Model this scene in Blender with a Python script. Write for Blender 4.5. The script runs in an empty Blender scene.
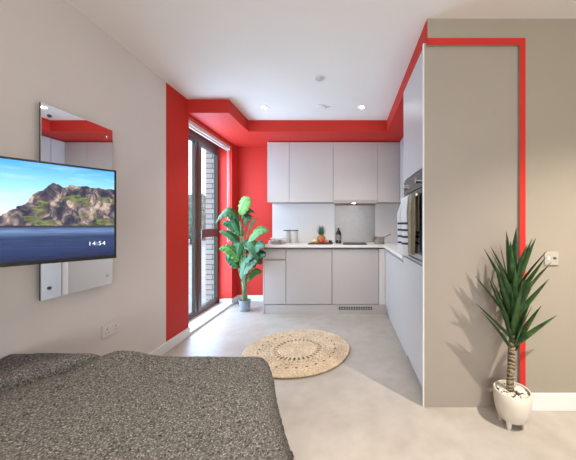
import bpy, bmesh, math, random
from mathutils import Vector, Matrix, noise
random.seed(7)
PI = math.pi
SC = bpy.context.scene
C = SC.collection

# ------------------------------------------------------------------ materials
def srgb(r, g, b):
    f = lambda c: (c/255/12.92) if c/255 <= .04045 else ((c/255+.055)/1.055)**2.4
    return (f(r), f(g), f(b), 1)

class NT:
    def __init__(s, name):
        s.m = bpy.data.materials.new(name); s.m.use_nodes = True
        s.t = s.m.node_tree; s.n = s.t.nodes; s.l = s.t.links
        s.b = s.n['Principled BSDF']
    def node(s, typ, **kw):
        n = s.n.new(typ)
        for k, v in kw.items():
            if k in n.inputs: n.inputs[k].default_value = v
            else: setattr(n, k, v)
        return n
    def link(s, a, b): s.l.new(a, b)
    def mix(s, fac, a, b, mode='MIX'):
        n = s.n.new('ShaderNodeMix'); n.data_type = 'RGBA'; n.blend_type = mode
        for v, i in ((fac, 0), (a, 6), (b, 7)):
            if hasattr(v, 'is_output'): s.l.new(v, n.inputs[i])
            else: n.inputs[i].default_value = v
        return n.outputs[2]
    def math(s, op, a, b=0.0):
        n = s.n.new('ShaderNodeMath'); n.operation = op
        for v, i in ((a, 0), (b, 1)):
            if hasattr(v, 'is_output'): s.l.new(v, n.inputs[i])
            else: n.inputs[i].default_value = v
        return n.outputs[0]
    def obj(s): return s.n.new('ShaderNodeTexCoord').outputs['Object']
    def noise(s, scale, detail=3, vec=None):
        n = s.n.new('ShaderNodeTexNoise'); n.inputs['Scale'].default_value = scale; n.inputs['Detail'].default_value = detail
        s.l.new(vec if vec else s.obj(), n.inputs['Vector']); return n
    def ramp(s, fac, stops):
        n = s.n.new('ShaderNodeValToRGB'); e = n.color_ramp.elements
        while len(e) < len(stops): e.new(.5)
        for k, (p, c) in enumerate(stops): e[k].position = p; e[k].color = c
        s.l.new(fac, n.inputs['Fac']); return n.outputs['Color']
    def bump(s, h, strength=.3, dist=.002):
        n = s.n.new('ShaderNodeBump'); n.inputs['Strength'].default_value = strength; n.inputs['Distance'].default_value = dist
        s.l.new(h, n.inputs['Height']); s.l.new(n.outputs['Normal'], s.b.inputs['Normal'])

def simple(name, col, rough=.5, metal=0., var=.04, scale=6., bump=0., bscale=200., spec=.5, coat=0.):
    t = NT(name)
    c = Vector(col[:3])
    n = t.noise(scale)
    t.link(t.ramp(n.outputs['Fac'], [(.3, (*(c*(1-var)), 1)), (.7, (*(c*(1+var)), 1))]), t.b.inputs['Base Color'])
    t.b.inputs['Roughness'].default_value = rough; t.b.inputs['Metallic'].default_value = metal
    t.b.inputs['Specular IOR Level'].default_value = spec
    if coat: t.b.inputs['Coat Weight'].default_value = coat
    if bump: t.bump(t.noise(bscale, 2).outputs['Fac'], bump)
    return t.m

def emit(name, col, st):
    t = NT(name); t.b.inputs['Base Color'].default_value = (0, 0, 0, 1)
    t.b.inputs['Emission Color'].default_value = col; t.b.inputs['Emission Strength'].default_value = st
    return t.m

M = {}
M['wall'] = simple('wall_paint', (.67, .62, .585, 1), .85, var=.015, scale=2, bump=.06, bscale=300, spec=.2)
M['wall_beige'] = simple('wall_paint_beige', (.325, .285, .23, 1), .85, var=.015, scale=2, bump=.06, bscale=300, spec=.2)
M['red'] = simple('red_paint', (.52, .028, .019, 1), .6, var=.02, scale=2, bump=.05, bscale=300, spec=.25)
M['ceil'] = simple('ceiling_paint', (.78, .735, .70, 1), .9, var=.01, scale=2, spec=.15)
M['white'] = simple('white_satin', (.74, .72, .70, 1), .4, var=.01)
M['cab'] = simple('cabinet_front', (.50, .465, .45, 1), .34, var=.01, scale=3)
M['cab_side'] = simple('cabinet_panel', (.315, .272, .235, 1), .5, var=.01, scale=3)
M['carc'] = simple('cabinet_carcass', (.40, .38, .37, 1), .6, var=.01)
M['top'] = simple('worktop', (.80, .775, .735, 1), .3, var=.03, scale=40)
M['splash'] = simple('splashback', (.64, .61, .60, 1), .3, var=.01)
M['steel'] = simple('brushed_steel', (.55, .54, .53, 1), .28, 1., var=.05, scale=30)
M['steelsplash'] = simple('steel_splash', (.27, .26, .262, 1), .36, .5, var=.04, scale=20)
M['chrome'] = simple('chrome', (.7, .7, .7, 1), .15, 1., var=.01)
M['black'] = simple('black_plastic', (.012, .012, .013, 1), .35, var=.05)
M['blackglass'] = simple('black_glass', (.012, .013, .015, 1), .08, var=.02)
M['hobglass'] = simple('hob_glass', (.02, .02, .022, 1), .35, var=.02, spec=.25)
M['frame'] = simple('window_metal', (.12, .10, .092, 1), .35, .2, var=.04, scale=8)
M['blind'] = simple('blind_fabric', (.72, .68, .66, 1), .6, var=.02)
M['dark'] = simple('dark_grille', (.06, .055, .055, 1), .5)
M['plug'] = simple('socket_plastic', (.66, .62, .59, 1), .35, var=.01)
M['slot'] = simple('socket_slots', (.05, .05, .05, 1), .5)

def floor_mat():
    t = NT('polished_concrete'); o = t.obj()
    n1 = t.noise(1.3, 6, o); n2 = t.noise(9, 5, o)
    a = t.ramp(n1.outputs['Fac'], [(.3, (.38, .34, .295, 1)), (.72, (.51, .47, .425, 1))])
    b = t.ramp(n2.outputs['Fac'], [(.3, (.86, .86, .86, 1)), (.7, (1, 1, 1, 1))])
    t.link(t.mix(1, a, b, 'MULTIPLY'), t.b.inputs['Base Color'])
    t.b.inputs['Roughness'].default_value = .38; t.b.inputs['Specular IOR Level'].default_value = .4
    t.bump(n2.outputs['Fac'], .05); return t.m
M['floor'] = floor_mat()

def brick_mat():
    t = NT('white_brick'); o = t.obj()
    sep = t.n.new('ShaderNodeSeparateXYZ'); t.link(o, sep.inputs[0])
    cmb = t.n.new('ShaderNodeCombineXYZ')
    t.link(t.math('ADD', sep.outputs[0], sep.outputs[1]), cmb.inputs[0]); t.link(sep.outputs[2], cmb.inputs[1])
    b = t.node('ShaderNodeTexBrick'); t.link(cmb.outputs[0], b.inputs['Vector'])
    b.inputs['Color1'].default_value = (.70, .71, .72, 1); b.inputs['Color2'].default_value = (.58, .60, .62, 1)
    b.inputs['Mortar'].default_value = (.26, .27, .28, 1); b.inputs['Scale'].default_value = 1
    b.inputs['Brick Width'].default_value = .225; b.inputs['Row Height'].default_value = .075; b.inputs['Mortar Size'].default_value = .008
    t.link(b.outputs['Color'], t.b.inputs['Base Color']); t.b.inputs['Roughness'].default_value = .9; return t.m
M['brick'] = brick_mat()

def glass_mat():
    t = NT('window_glass')
    for n in list(t.n):
        if n.type == 'BSDF_PRINCIPLED': t.n.remove(n)
    out = [n for n in t.n if n.type == 'OUTPUT_MATERIAL'][0]
    tr = t.n.new('ShaderNodeBsdfTransparent'); tr.inputs[0].default_value = (.93, .96, .96, 1)
    gl = t.n.new('ShaderNodeBsdfGlossy'); gl.inputs['Roughness'].default_value = .02
    fr = t.n.new('ShaderNodeFresnel'); fr.inputs['IOR'].default_value = 1.45
    mx = t.n.new('ShaderNodeMixShader')
    t.link(t.math('MULTIPLY', fr.outputs[0], .15), mx.inputs[0]); t.link(tr.outputs[0], mx.inputs[1]); t.link(gl.outputs[0], mx.inputs[2])
    t.link(mx.outputs[0], out.inputs['Surface']); return t.m
M['glass'] = glass_mat()
t = NT('mirror_silver'); t.b.inputs['Base Color'].default_value = (.90, .91, .90, 1); t.b.inputs['Metallic'].default_value = 1; t.b.inputs['Roughness'].default_value = .01; M['mirror'] = t.m

def boucle_mat():
    t = NT('boucle_wool'); o = t.obj()
    v = t.node('ShaderNodeTexVoronoi'); v.inputs['Scale'].default_value = 170; 
    n0 = t.noise(60, 3, o)
    d = t.n.new('ShaderNodeVectorMath'); d.operation = 'ADD'
    sc = t.n.new('ShaderNodeVectorMath'); sc.operation = 'SCALE'; sc.inputs['Scale'].default_value = .02
    t.link(n0.outputs['Color'], sc.inputs[0]); t.link(o, d.inputs[0]); t.link(sc.outputs[0], d.inputs[1]); t.link(d.outputs[0], v.inputs['Vector'])
    n = t.noise(190, 3, o)
    base = t.ramp(v.outputs['Distance'], [(.1, (.27, .262, .25, 1)), (.55, (.145, .14, .133, 1)), (.9, (.05, .048, .046, 1))])
    fl = t.ramp(n.outputs['Fac'], [(.52, (.75, .75, .75, 1)), (.66, (2.0, 1.95, 1.85, 1))])
    t.link(t.mix(1, base, fl, 'MULTIPLY'), t.b.inputs['Base Color'])
    t.b.inputs['Roughness'].default_value = 1; t.b.inputs['Specular IOR Level'].default_value = .1
    h = t.math('SUBTRACT', n.outputs['Fac'], v.outputs['Distance'])
    t.bump(h, .7, .005); return t.m
M['boucle'] = boucle_mat()

def leaf_mat(name, dark, light, vein=None, scale=14, edge=None):
    t = NT(name); o = t.obj()
    n = t.noise(scale, 4, o)
    c = t.ramp(n.outputs['Fac'], [(.32, dark), (.68, light)])
    uv = t.n.new('ShaderNodeUVMap').outputs[0]
    sep = t.n.new('ShaderNodeSeparateXYZ'); t.link(uv, sep.inputs[0])
    ab = t.math('ABSOLUTE', t.math('SUBTRACT', sep.outputs[0], .5))
    if vein:
        mid = t.math('LESS_THAN', ab, .035)
        ph = t.math('SUBTRACT', t.math('MULTIPLY', sep.outputs[1], 13.), t.math('MULTIPLY', ab, 6.))
        side = t.math('GREATER_THAN', t.math('SINE', t.math('MULTIPLY', ph, 2*PI)), .80)
        c = t.mix(t.math('MINIMUM', t.math('ADD', mid, t.math('MULTIPLY', side, .45)), 1.), c, vein)
    if edge: c = t.mix(t.math('GREATER_THAN', ab, .42), c, edge)
    t.link(c, t.b.inputs['Base Color']); t.b.inputs['Roughness'].default_value = .5; t.b.inputs['Specular IOR Level'].default_value = .3
    return t.m
M['leaf_d'] = leaf_mat('sword_leaf', (.012, .035, .012, 1), (.05, .115, .028, 1), None, 20, (.02, .05, .02, 1))
M['leaf_b'] = leaf_mat('broad_leaf', (.006, .038, .010, 1), (.025, .105, .025, 1), (.05, .16, .05, 1))
M['leaf_y'] = leaf_mat('young_leaf', (.08, .20, .03, 1), (.17, .32, .06, 1), (.03, .11, .03, 1))
M['leaf_m'] = leaf_mat('mid_leaf', (.03, .12, .02, 1), (.09, .25, .05, 1), (.14, .32, .09, 1))
M['stem'] = simple('plant_stem', (.16, .22, .08, 1), .5, var=.3, scale=30)
def trunk_mat():
    t = NT('ringed_trunk'); o = t.obj()
    w = t.node('ShaderNodeTexWave'); w.bands_direction = 'Z'; w.inputs['Scale'].default_value = 14; w.inputs['Distortion'].default_value = 6; w.inputs['Detail Scale'].default_value = 3
    t.link(o, w.inputs['Vector'])
    t.link(t.ramp(w.outputs['Fac'], [(.1, (.07, .05, .03, 1)), (.7, (.32, .25, .15, 1))]), t.b.inputs['Base Color'])
    t.b.inputs['Roughness'].default_value = .8; t.bump(w.outputs['Fac'], .7, .006); return t.m
M['trunk'] = trunk_mat()
def pot_mat():
    t = NT('white_ceramic'); o = t.obj()
    n = t.noise(14, 2, o)
    t.b.inputs['Base Color'].default_value = (.66, .60, .52, 1); t.b.inputs['Roughness'].default_value = .35
    t.bump(n.outputs['Fac'], .5, .006); return t.m
M['pot'] = pot_mat()
M['potgrey'] = simple('grey_pot', (.25, .27, .30, 1), .6, var=.12, scale=20, bump=.2)
M['soil'] = simple('soil', (.05, .035, .025, 1), .95, var=.4, scale=60, bump=.6)
M['pebble'] = simple('pebbles', (.70, .66, .60, 1), .7, var=.15, scale=50)
def jute_mat():
    t = NT('jute'); o = t.obj()
    n = t.noise(60, 4, o); n2 = t.noise(7, 2, o)
    a = t.ramp(n.outputs['Fac'], [(.3, (.44, .325, .205, 1)), (.7, (.74, .60, .43, 1))])
    b = t.ramp(n2.outputs['Fac'], [(.3, (.85, .83, .80, 1)), (.7, (1.08, 1.08, 1.08, 1))])
    t.link(t.mix(1, a, b, 'MULTIPLY'), t.b.inputs['Base Color']); t.b.inputs['Roughness'].default_value = .95
    t.bump(n.outputs['Fac'], .5, .003); return t.m
M['jute'] = jute_mat()
def stripe_towel():
    t = NT('striped_towel'); o = t.obj(); sep = t.n.new('ShaderNodeSeparateXYZ'); t.link(o, sep.inputs[0])
    z = sep.outputs[2]
    fr = t.math('FRACT', t.math('DIVIDE', z, .052))
    s = t.math('LESS_THAN', fr, .33)
    lo = t.math('MULTIPLY', t.math('GREATER_THAN', z, 1.04), t.math('LESS_THAN', z, 1.235))
    t.link(t.mix(t.math('MULTIPLY', s, lo), (.66, .64, .62, 1), (.03, .035, .09, 1)), t.b.inputs['Base Color'])
    t.b.inputs['Roughness'].default_value = .95; t.bump(t.noise(250, 2, o).outputs['Fac'], .5, .002); return t.m
M['towel_s'] = stripe_towel()
M['towel_b'] = simple('olive_towel', (.17, .135, .085, 1), .95, var=.15, scale=50, bump=.5, bscale=250)
M['towel_g'] = simple('beige_towel', (.33, .27, .2, 1), .95, var=.15, scale=50, bump=.5, bscale=250)
M['lampglow'] = emit('lamp_glow', (1, .93, .82, 1), 30)
M['ledglow'] = emit('led_glow', (1, .95, .88, 1), 12)
M['clock'] = emit('clock_digits', (.9, .93, .97, 1), .75)

def screen_mat():
    t = NT('screen_landscape')
    uv = t.n.new('ShaderNodeUVMap').outputs[0]
    sep = t.n.new('ShaderNodeSeparateXYZ'); t.link(uv, sep.inputs[0]); u, v = sep.outputs[0], sep.outputs[1]
    def nz(scale, det=4, sx=1., sy=1.):
        m = t.n.new('ShaderNodeMapping'); m.inputs['Scale'].default_value = (sx, sy, 1); t.link(uv, m.inputs[0])
        return t.noise(scale, det, m.outputs[0])
    fc = t.n.new('ShaderNodeFloatCurve'); cv = fc.mapping.curves[0]
    pts = [(0, .34), (.2, .36), (.38, .37), (.48, .41), (.52, .44), (.59, .545), (.61, .56), (.65, .68), (.68, .72), (.71, .785), (.735, .805), (.765, .77), (.80, .80), (.85, .795), (.92, .79), (1, .785)]
    cv.points[0].location = pts[0]; cv.points[1].location = pts[-1]
    for p in pts[1:-1]: cv.points.new(*p)
    fc.mapping.update(); t.link(u, fc.inputs['Value'])
    ridge = t.math('ADD', fc.outputs[0], t.math('MULTIPLY', t.math('SUBTRACT', nz(28, 5).outputs['Fac'], .5), .07))
    sky = t.ramp(v, [(.45, srgb(205, 228, 238)), (.75, srgb(140, 200, 236)), (1, srgb(62, 150, 218))])
    cl = t.ramp(nz(5, 5, 1, 2.2).outputs['Fac'], [(.50, (0, 0, 0, 1)), (.68, (1, 1, 1, 1))])
    sky = t.mix(t.math('MULTIPLY', cl, .2), sky, srgb(225, 238, 244))
    mp = t.n.new('ShaderNodeMapping'); mp.inputs['Rotation'].default_value = (0, 0, -.75); mp.inputs['Scale'].default_value = (2.6, 1, 1); t.link(uv, mp.inputs[0])
    rn = t.noise(7, 9, mp.outputs[0]); rn.inputs['Roughness'].default_value = .68; rn.inputs['Distortion'].default_value = .6
    rock = t.ramp(rn.outputs['Fac'], [(.40, srgb(38, 40, 58)), (.49, srgb(74, 68, 80)), (.56, srgb(128, 112, 108)), (.66, srgb(190, 170, 152))])
    green = t.ramp(nz(34, 5).outputs['Fac'], [(.4, srgb(60, 72, 48)), (.62, srgb(120, 126, 76))])
    gm = t.math('MULTIPLY', t.math('GREATER_THAN', nz(7, 4).outputs['Fac'], .52), t.math('LESS_THAN', v, t.math('SUBTRACT', ridge, .10)))
    rock = t.mix(t.math('MULTIPLY', gm, .75), rock, green)
    sea = t.ramp(v, [(0, srgb(20, 30, 66)), (.12, srgb(34, 52, 92)), (.24, srgb(40, 56, 92)), (.30, srgb(96, 122, 160)), (.335, srgb(60, 72, 104)), (.35, srgb(26, 30, 44))])
    rip = t.ramp(nz(16, 5, .5, 7).outputs['Fac'], [(.35, (.65, .68, .75, 1)), (.7, (1.35, 1.35, 1.3, 1))])
    sea = t.mix(1, sea, rip, 'MULTIPLY')
    land = t.mix(t.math('LESS_THAN', v, ridge), sky, rock)
    pic = t.mix(t.math('LESS_THAN', v, .355), land, sea)
    t.b.inputs['Base Color'].default_value = (.01, .01, .01, 1); t.b.inputs['Roughness'].default_value = .25
    t.link(pic, t.b.inputs['Emission Color']); t.b.inputs['Emission Strength'].default_value = .85
    return t.m
M['screen'] = screen_mat()

# ------------------------------------------------------------------ mesh helpers
def BM(): return bmesh.new()
def box(bm, x0, x1, y0, y1, z0, z1, mat=None, mi=0):
    vs = [bm.verts.new((x, y, z)) for x in (x0, x1) for y in (y0, y1) for z in (z0, z1)]
    if mat:
        for v in vs: v.co = mat @ v.co
    for f in ((0, 1, 3, 2), (4, 6, 7, 5), (0, 4, 5, 1), (2, 3, 7, 6), (0, 2, 6, 4), (1, 5, 7, 3)):
        fc = bm.faces.new([vs[i] for i in f]); fc.material_index = mi
    return bm
def prism(bm, pts, z0, z1):
    a = [bm.verts.new((x, y, z0)) for x, y in pts]; b = [bm.verts.new((x, y, z1)) for x, y in pts]
    n = len(pts); bm.faces.new(a[::-1]); bm.faces.new(b)
    for i in range(n): bm.faces.new((a[i], a[(i+1) % n], b[(i+1) % n], b[i]))
    return bm
def lathe(bm, prof, cx=0, cy=0, seg=32, sx=1, sy=1):
    rings = []
    for r, z in prof:
        rings.append([bm.verts.new((cx+sx*r*math.cos(2*PI*i/seg), cy+sy*r*math.sin(2*PI*i/seg), z)) for i in range(seg)] if r > 1e-6 else [bm.verts.new((cx, cy, z))])
    for a, b in zip(rings, rings[1:]):
        for i in range(seg):
            j = (i+1) % seg
            q = [a[i % len(a)], a[j % len(a)], b[j % len(b)], b[i % len(b)]]
            q = list(dict.fromkeys(q))
            if len(q) > 2: bm.faces.new(q)
    return bm
def tube(bm, pts, rad, seg=8, caps=True):
    pts = [Vector(p) for p in pts]; n = len(pts)
    rads = rad if isinstance(rad, (list, tuple)) else [rad]*n
    rings = []
    up = Vector((0.31, .17, .93))
    for i, p in enumerate(pts):
        d = (pts[min(i+1, n-1)]-pts[max(i-1, 0)]).normalized()
        u = d.cross(up)
        if u.length < .05: u = d.cross(Vector((1, 0, 0)))
        u.normalize(); w = d.cross(u)
        rings.append([bm.verts.new(p+rads[i]*(math.cos(2*PI*k/seg)*u+math.sin(2*PI*k/seg)*w)) for k in range(seg)])
    for a, b in zip(rings, rings[1:]):
        for k in range(seg): bm.faces.new((a[k], a[(k+1) % seg], b[(k+1) % seg], b[k]))
    if caps: bm.faces.new(rings[0][::-1]); bm.faces.new(rings[-1])
    return bm
def blob(bm, c, r, sub=2, s=(1, 1, 1), amp=0.):
    res = bmesh.ops.create_icosphere(bm, subdivisions=sub, radius=1)
    for v in res['verts']:
        k = 1+amp*noise.noise(v.co*2.3+Vector(c)*7)
        v.co = Vector((v.co.x*r*s[0]*k, v.co.y*r*s[1]*k, v.co.z*r*s[2]*k))+Vector(c)
    return bm
def obj(name, bm, mats, parent=None, smooth=False, bevel=0, fix=True, origin=None):
    if fix: bmesh.ops.recalc_face_normals(bm, faces=bm.faces)
    me = bpy.data.meshes.new(name)
    bm.to_mesh(me); bm.free()
    for m in (mats if isinstance(mats, (list, tuple)) else [mats]): me.materials.append(m)
    if smooth:
        me.shade_smooth()
        try: me.set_sharp_from_angle(angle=math.radians(40))
        except Exception: pass
    o = bpy.data.objects.new(name, me); C.objects.link(o)
    if bevel:
        b = o.modifiers.new('bevel', 'BEVEL'); b.width = bevel; b.segments = 2; b.limit_method = 'ANGLE'
    if parent:
        o.parent = parent
        o.matrix_parent_inverse = parent.matrix_world.inverted() if not parent.parent else (parent.parent.matrix_world @ parent.matrix_parent_inverse @ parent.matrix_basis).inverted()
    return o
def tag(o, label, cat, group=None):
    o['label'] = label; o['category'] = cat
    if group: o['group'] = group
    return o
def thing(name, label, cat, loc=(0, 0, 0), group=None):
    o = bpy.data.objects.new(name, None); C.objects.link(o); o.location = loc; o.empty_display_size = .05
    o.matrix_world = Matrix.Translation(loc)
    return tag(o, label, cat, group)
def struct(name, bm, mats, parent=None, bevel=0, label=None):
    o = obj(name, bm, mats, parent, bevel=bevel)
    if not parent: o['kind'] = 'structure'
    return o

# ------------------------------------------------------------------ dimensions (metres; camera at the origin looking along +Y)
ZC = 2.53; ZS = 2.385
XL = -1.69; YB = 4.2; XR = 1.13
YW0, YW1 = 2.90, 4.0            # window opening in the red wall
XF = -1.90                      # inner face of the window frame
YK = 2.535                      # where grey wall meets red wall
gx = lambda y: XL + .03*(YK-y)  # grey wall face
YN = -2.6; XE = 3.1

# floor, ceiling
struct('floor', box(BM(), -2.3, XE+.1, YN-.1, YB+.1, -.12, 0), M['floor'])
struct('ceiling', box(BM(), -2.3, XE+.1, YN-.1, YB+.1, ZC, ZC+.12), M['ceil'])
# grey wall by the bed
struct('wall_left', prism(BM(), [(gx(YN), YN), (gx(YK), YK), (-2.1, YK), (-2.1, YN)], 0, ZC), M['wall'])
# red wall with the tall window
bm = BM()
box(bm, -1.951, XL, YK, YW0, 0, ZC); box(bm, -1.951, XL, YW1, YB+.1, 0, ZC); box(bm, -1.951, XL, YW0, YW1, 2.352, ZC)
struct('wall_left_kitchen', bm, M['red'])
bm = BM()
box(bm, -2.078, -1.952, YK, YW0, -.3, 3.2); box(bm, -2.078, -1.952, YW1, 4.42, -.3, 3.2); box(bm, -2.078, -1.952, YW0, YW1, 2.352, 3.2); box(bm, -2.078, -1.952, YW0, YW1, -.3, -.002)
struct('wall_exterior', bm, M['brick'])
struct('wall_back', box(BM(), XL, XR+.3, YB, YB+.1, 0, ZC), M['red'])
# wall right of the kitchen, its fascia over the tall unit
bm = BM()
box(bm, 1.125, XE, 1.75, 1.95, 0, ZC); box(bm, .528, 1.125, 1.75, 1.766, 2.36, ZC); box(bm, .528, 1.125, 1.766, 1.782, 2.386, ZC)
struct('wall_right', bm, M['wall_beige'])
struct('wall_right_kitchen', box(BM(), XR, XR+.3, 1.95, YB, 0, ZC), M['white'])
bm = BM()
box(bm, 1.125, 1.163, 1.748, 1.7499, 0, 2.405); box(bm, .526, 1.125, 1.748, 1.7499, 2.36, 2.405)
box(bm, .526, .5279, 1.748, 1.766, 2.36, ZC); box(bm, .526, .5279, 1.766, 1.782, 2.386, ZC)
struct('trim_2', bm, M['red'])
# red dropped soffit round the kitchen
bm = BM()
prism(bm, [(XL, 2.88), (-1.25, 2.88), (-1.25, 3.46), (.524, 3.46), (.524, 1.782), (XR, 1.782), (XR, YB), (XL, YB)], ZS, ZC)
struct('trim_1', bm, M['red'])
# room behind the camera
struct('wall_right_side', box(BM(), XE, XE+.1, YN, 1.95, 0, ZC), M['wall_beige'])
bm = BM()
box(bm, -2.1, -.7, YN-.1, YN, 0, ZC); box(bm, 1.9, XE, YN-.1, YN, 0, ZC); box(bm, -.7, 1.9, YN-.1, YN, 2.3, ZC); box(bm, -.7, 1.9, YN-.1, YN, 0, .3)
struct('wall_front', bm, M['wall'])
# baseboards
bm = BM()
prism(bm, [(gx(YN), YN), (gx(YK), YK), (gx(YK)+.016, YK), (gx(YN)+.016, YN)], 0, .095)
box(bm, XL, XL+.016, YK, YW0+.0, 0, .095)
struct('baseboard_left', bm, M['white'], bevel=.003)
bm = BM()
box(bm, XF+.03, XL+.016, YW1-.016, YW1, .03, .095); box(bm, XL, XL+.016, YW1-.016, YB, 0, .095)
box(bm, XL, -1.112, YB-.016, YB, 0, .095)
struct('baseboard_back', bm, M['white'], bevel=.003)
struct('baseboard_right', box(BM(), 1.1635, XE, 1.732, 1.75, 0, .108), M['white'], bevel=.003)
# low white sill in the window recess
struct('trim_3', box(BM(), -2.07, XL+.006, YW0, YW1, 0, .03), M['white'], bevel=.004)

# ------------------------------------------------------------------ window
w = bpy.data.objects.new('window_1', None); C.objects.link(w); w.location = (XF, 3.45, .03); w['kind'] = 'structure'; w.matrix_world = Matrix.Translation(w.location)
fx0, fx1 = XF-.05, XF
bm = BM()
box(bm, fx0, fx1, YW0, YW1, .03, .070); box(bm, fx0, fx1, YW0, YW1, 2.27, 2.352)
box(bm, fx0, fx1, YW0, YW0+.06, .070, 2.27); box(bm, fx0, fx1+.006, 3.984, YW1, .070, 2.27); box(bm, fx0+.008, fx1, 3.40, 3.455, .070, 2.27)
obj('window_frame', bm, M['frame'], w, bevel=.003)
bm = BM()   # opening sash, right
box(bm, fx0+.008, fx1+.012, 3.456, 3.983, .072, .108); box(bm, fx0+.008, fx1+.012, 3.456, 3.983, 2.225, 2.268)
box(bm, fx0+.008, fx1+.012, 3.456, 3.53, .108, 2.225); box(bm, fx0+.008, fx1+.012, 3.968, 3.983, .108, 2.225)
box(bm, fx0+.008, fx1+.012, 3.53, 3.968, 1.02, 1.13)
obj('window_sash', bm, M['frame'], w, bevel=.003)
bm = BM()
box(bm, fx0+.01, fx0+.045, 2.96, 3.399, .071, .10); box(bm, fx0+.01, fx0+.045, 2.96, 3.399, 2.235, 2.269); box(bm, fx0+.01, fx0+.045, 2.961, 3.0, .10, 2.235)
obj('window_sash', bm, simple('sash_navy', (.05, .06, .09, 1), .35, .2), w, bevel=.003)
obj('window_pane', box(BM(), fx0+.020, fx0+.026, 3.0, 3.399, .10, 2.235), M['glass'], w)
bm = BM()
box(bm, fx0+.022, fx0+.028, 3.53, 3.968, .108, 1.02); box(bm, fx0+.022, fx0+.028, 3.53, 3.968, 1.13, 2.225)
obj('window_pane', bm, M['glass'], w)
bm = BM(); box(bm, fx1+.012, fx1+.03, 3.48, 3.505, 1.02, 1.06); box(bm, fx1+.03, fx1+.042, 3.48, 3.505, 1.0, 1.13)
obj('window_handle', bm, M['frame'], w, bevel=.003)
# unseen window added behind the camera for fill light: frame and glass
w2 = bpy.data.objects.new('added_rear_window', None); C.objects.link(w2); w2.location = (.6, YN, .3); w2['kind'] = 'structure'; w2.matrix_world = Matrix.Translation(w2.location)
bm = BM()
for a, b in ((-.7, -.64), (.57, .63), (1.84, 1.9)): box(bm, a, b, YN-.08, YN-.02, .3, 2.3)
box(bm, -.7, 1.9, YN-.08, YN-.02, .3, .36); box(bm, -.7, 1.9, YN-.08, YN-.02, 2.24, 2.3)
obj('window_frame', bm, M['frame'], w2)
obj('window_pane', box(BM(), -.64, 1.84, YN-.053, YN-.047, .36, 2.24), M['glass'], w2)

# roller blind
bl = thing('roller_blind', 'white roller blind rolled up at the head of the tall window', 'blind', (-1.74, 3.45, 2.28))
bm = BM(); box(bm, -1.775, -1.715, 2.915, 3.965, 2.298, 2.350)
obj('blind_cassette', bm, M['blind'], bl, bevel=.008)
bm = BM(); tube(bm, [(-1.747, 2.93, 2.286), (-1.747, 3.95, 2.286)], .011, 12)
obj('bottom_bar', bm, M['white'], bl, smooth=True)
bm = BM(); tube(bm, [(-1.725, 3.975, 2.32), (-1.722, 3.975, .95), (-1.735, 3.975, .93), (-1.748, 3.975, .95), (-1.745, 3.975, 2.32)], .0025, 6)
box(bm, -1.76, -1.712, 3.965, 3.985, 2.29, 2.345)
obj('pull_chain', bm, M['white'], bl)

# ------------------------------------------------------------------ outside
struct('ground', box(BM(), -60, -2.3, -20, 80, -.4, -.3), simple('paving', (.42, .43, .44, 1), .9, var=.1, scale=1))
M['tree'] = simple('tree_crown', (.13, .21, .17, 1), .9, var=.3, scale=3)
M['bark'] = simple('bark', (.12, .09, .07, 1), .9, var=.3, scale=10)
for k, (x, y, h, lab) in enumerate(((-11.4, 20, 3.1, 'blurred green tree seen low through the left window pane'), (-12.9, 24.5, 4.0, 'taller blurred green tree beside the white brick pier outside the window'))):
    tr = thing('tree', lab, 'tree', (x, y, -.3), 'trees outside the window')
    bm = BM()
    for j in range(9):
        a = random.random()*6.28; r = random.uniform(0, 1.2)
        blob(bm, (x+r*math.cos(a), y+r*math.sin(a), h-1.5+random.uniform(-.9, .7)), random.uniform(.6, 1.0), 3, amp=.5)
    obj('crown', bm, M['tree'], tr)
    obj('trunk', tube(BM(), [(x, y, -.3), (x+.05, y, 1), (x, y, h-1.2)], [.16, .12, .07], 8), M['bark'], tr)
hb = thing('house', 'pale low building far off across the paving outside the window', 'building', (-26, 40, -.3))
obj('wall', box(BM(), -32, -19, 40, 46, -.3, 2.2), simple('render_grey', (.36, .38, .40, 1), .9), hb)
bm = BM(); box(bm, -32.4, -18.6, 39.7, 46.4, 2.2, 2.45); obj('roof', bm, simple('roof_grey', (.2, .21, .23, 1), .9), hb)

# ------------------------------------------------------------------ kitchen units
YD = 3.60       # plane of the back run's door fronts
def cab(name, label, cat, carc, parts, group=None, base=None):
    """carc: box tuple; parts: list of (name, box tuple)"""
    x0, x1, y0, y1, z0, z1 = carc
    t = thing(name, label, cat, ((x0+x1)/2, (y0+y1)/2, z0), group)
    obj('body', box(BM(), *carc), M['carc'], t)
    for n, bb in parts: obj(n, box(BM(), *bb), M['cab'], t, bevel=.0018)
    return t
G = .0018
fy0, fy1 = YD, YD+.019
t = cab('drawer_cabinet', 'narrow light grey base cabinet with a drawer above a door, beside the leafy plant', 'cabinet', (-1.089, -.803, fy1, YB-.002, .125, .868),
    [('drawer', (-1.087, -.803-G, fy0, fy1, .735, .85)), ('door', (-1.087, -.803-G, fy0, fy1, .132, .712)), ('side_panel', (-1.107, -1.089, fy0, YB-.002, 0, .884))], 'base cabinets of the back run')
cab('base_cabinet', 'light grey base cabinet under the pineapple and chopping board', 'cabinet', (-.799, -.189, fy1, YB-.002, .125, .868),
    [('door', (-.799+G, -.189-G, fy0, fy1, .132, .85))], 'base cabinets of the back run')
cab('base_cabinet', 'light grey base cabinet under the hob, above the vent grille', 'cabinet', (-.185, .437, fy1, YB-.002, .125, .868),
    [('door', (-.185+G, .437-G, fy0, fy1, .132, .85))], 'base cabinets of the back run')
tag(obj('corner_filler', box(BM(), .441, .545, YD+.002, YD+.02, .125, .868), M['white'], bevel=.001), 'narrow white filler strip in the inside corner of the base units', 'filler panel')
bm = BM(); box(bm, -1.088, .546, YD+.006, YD+.022, 0, .123)
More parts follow.
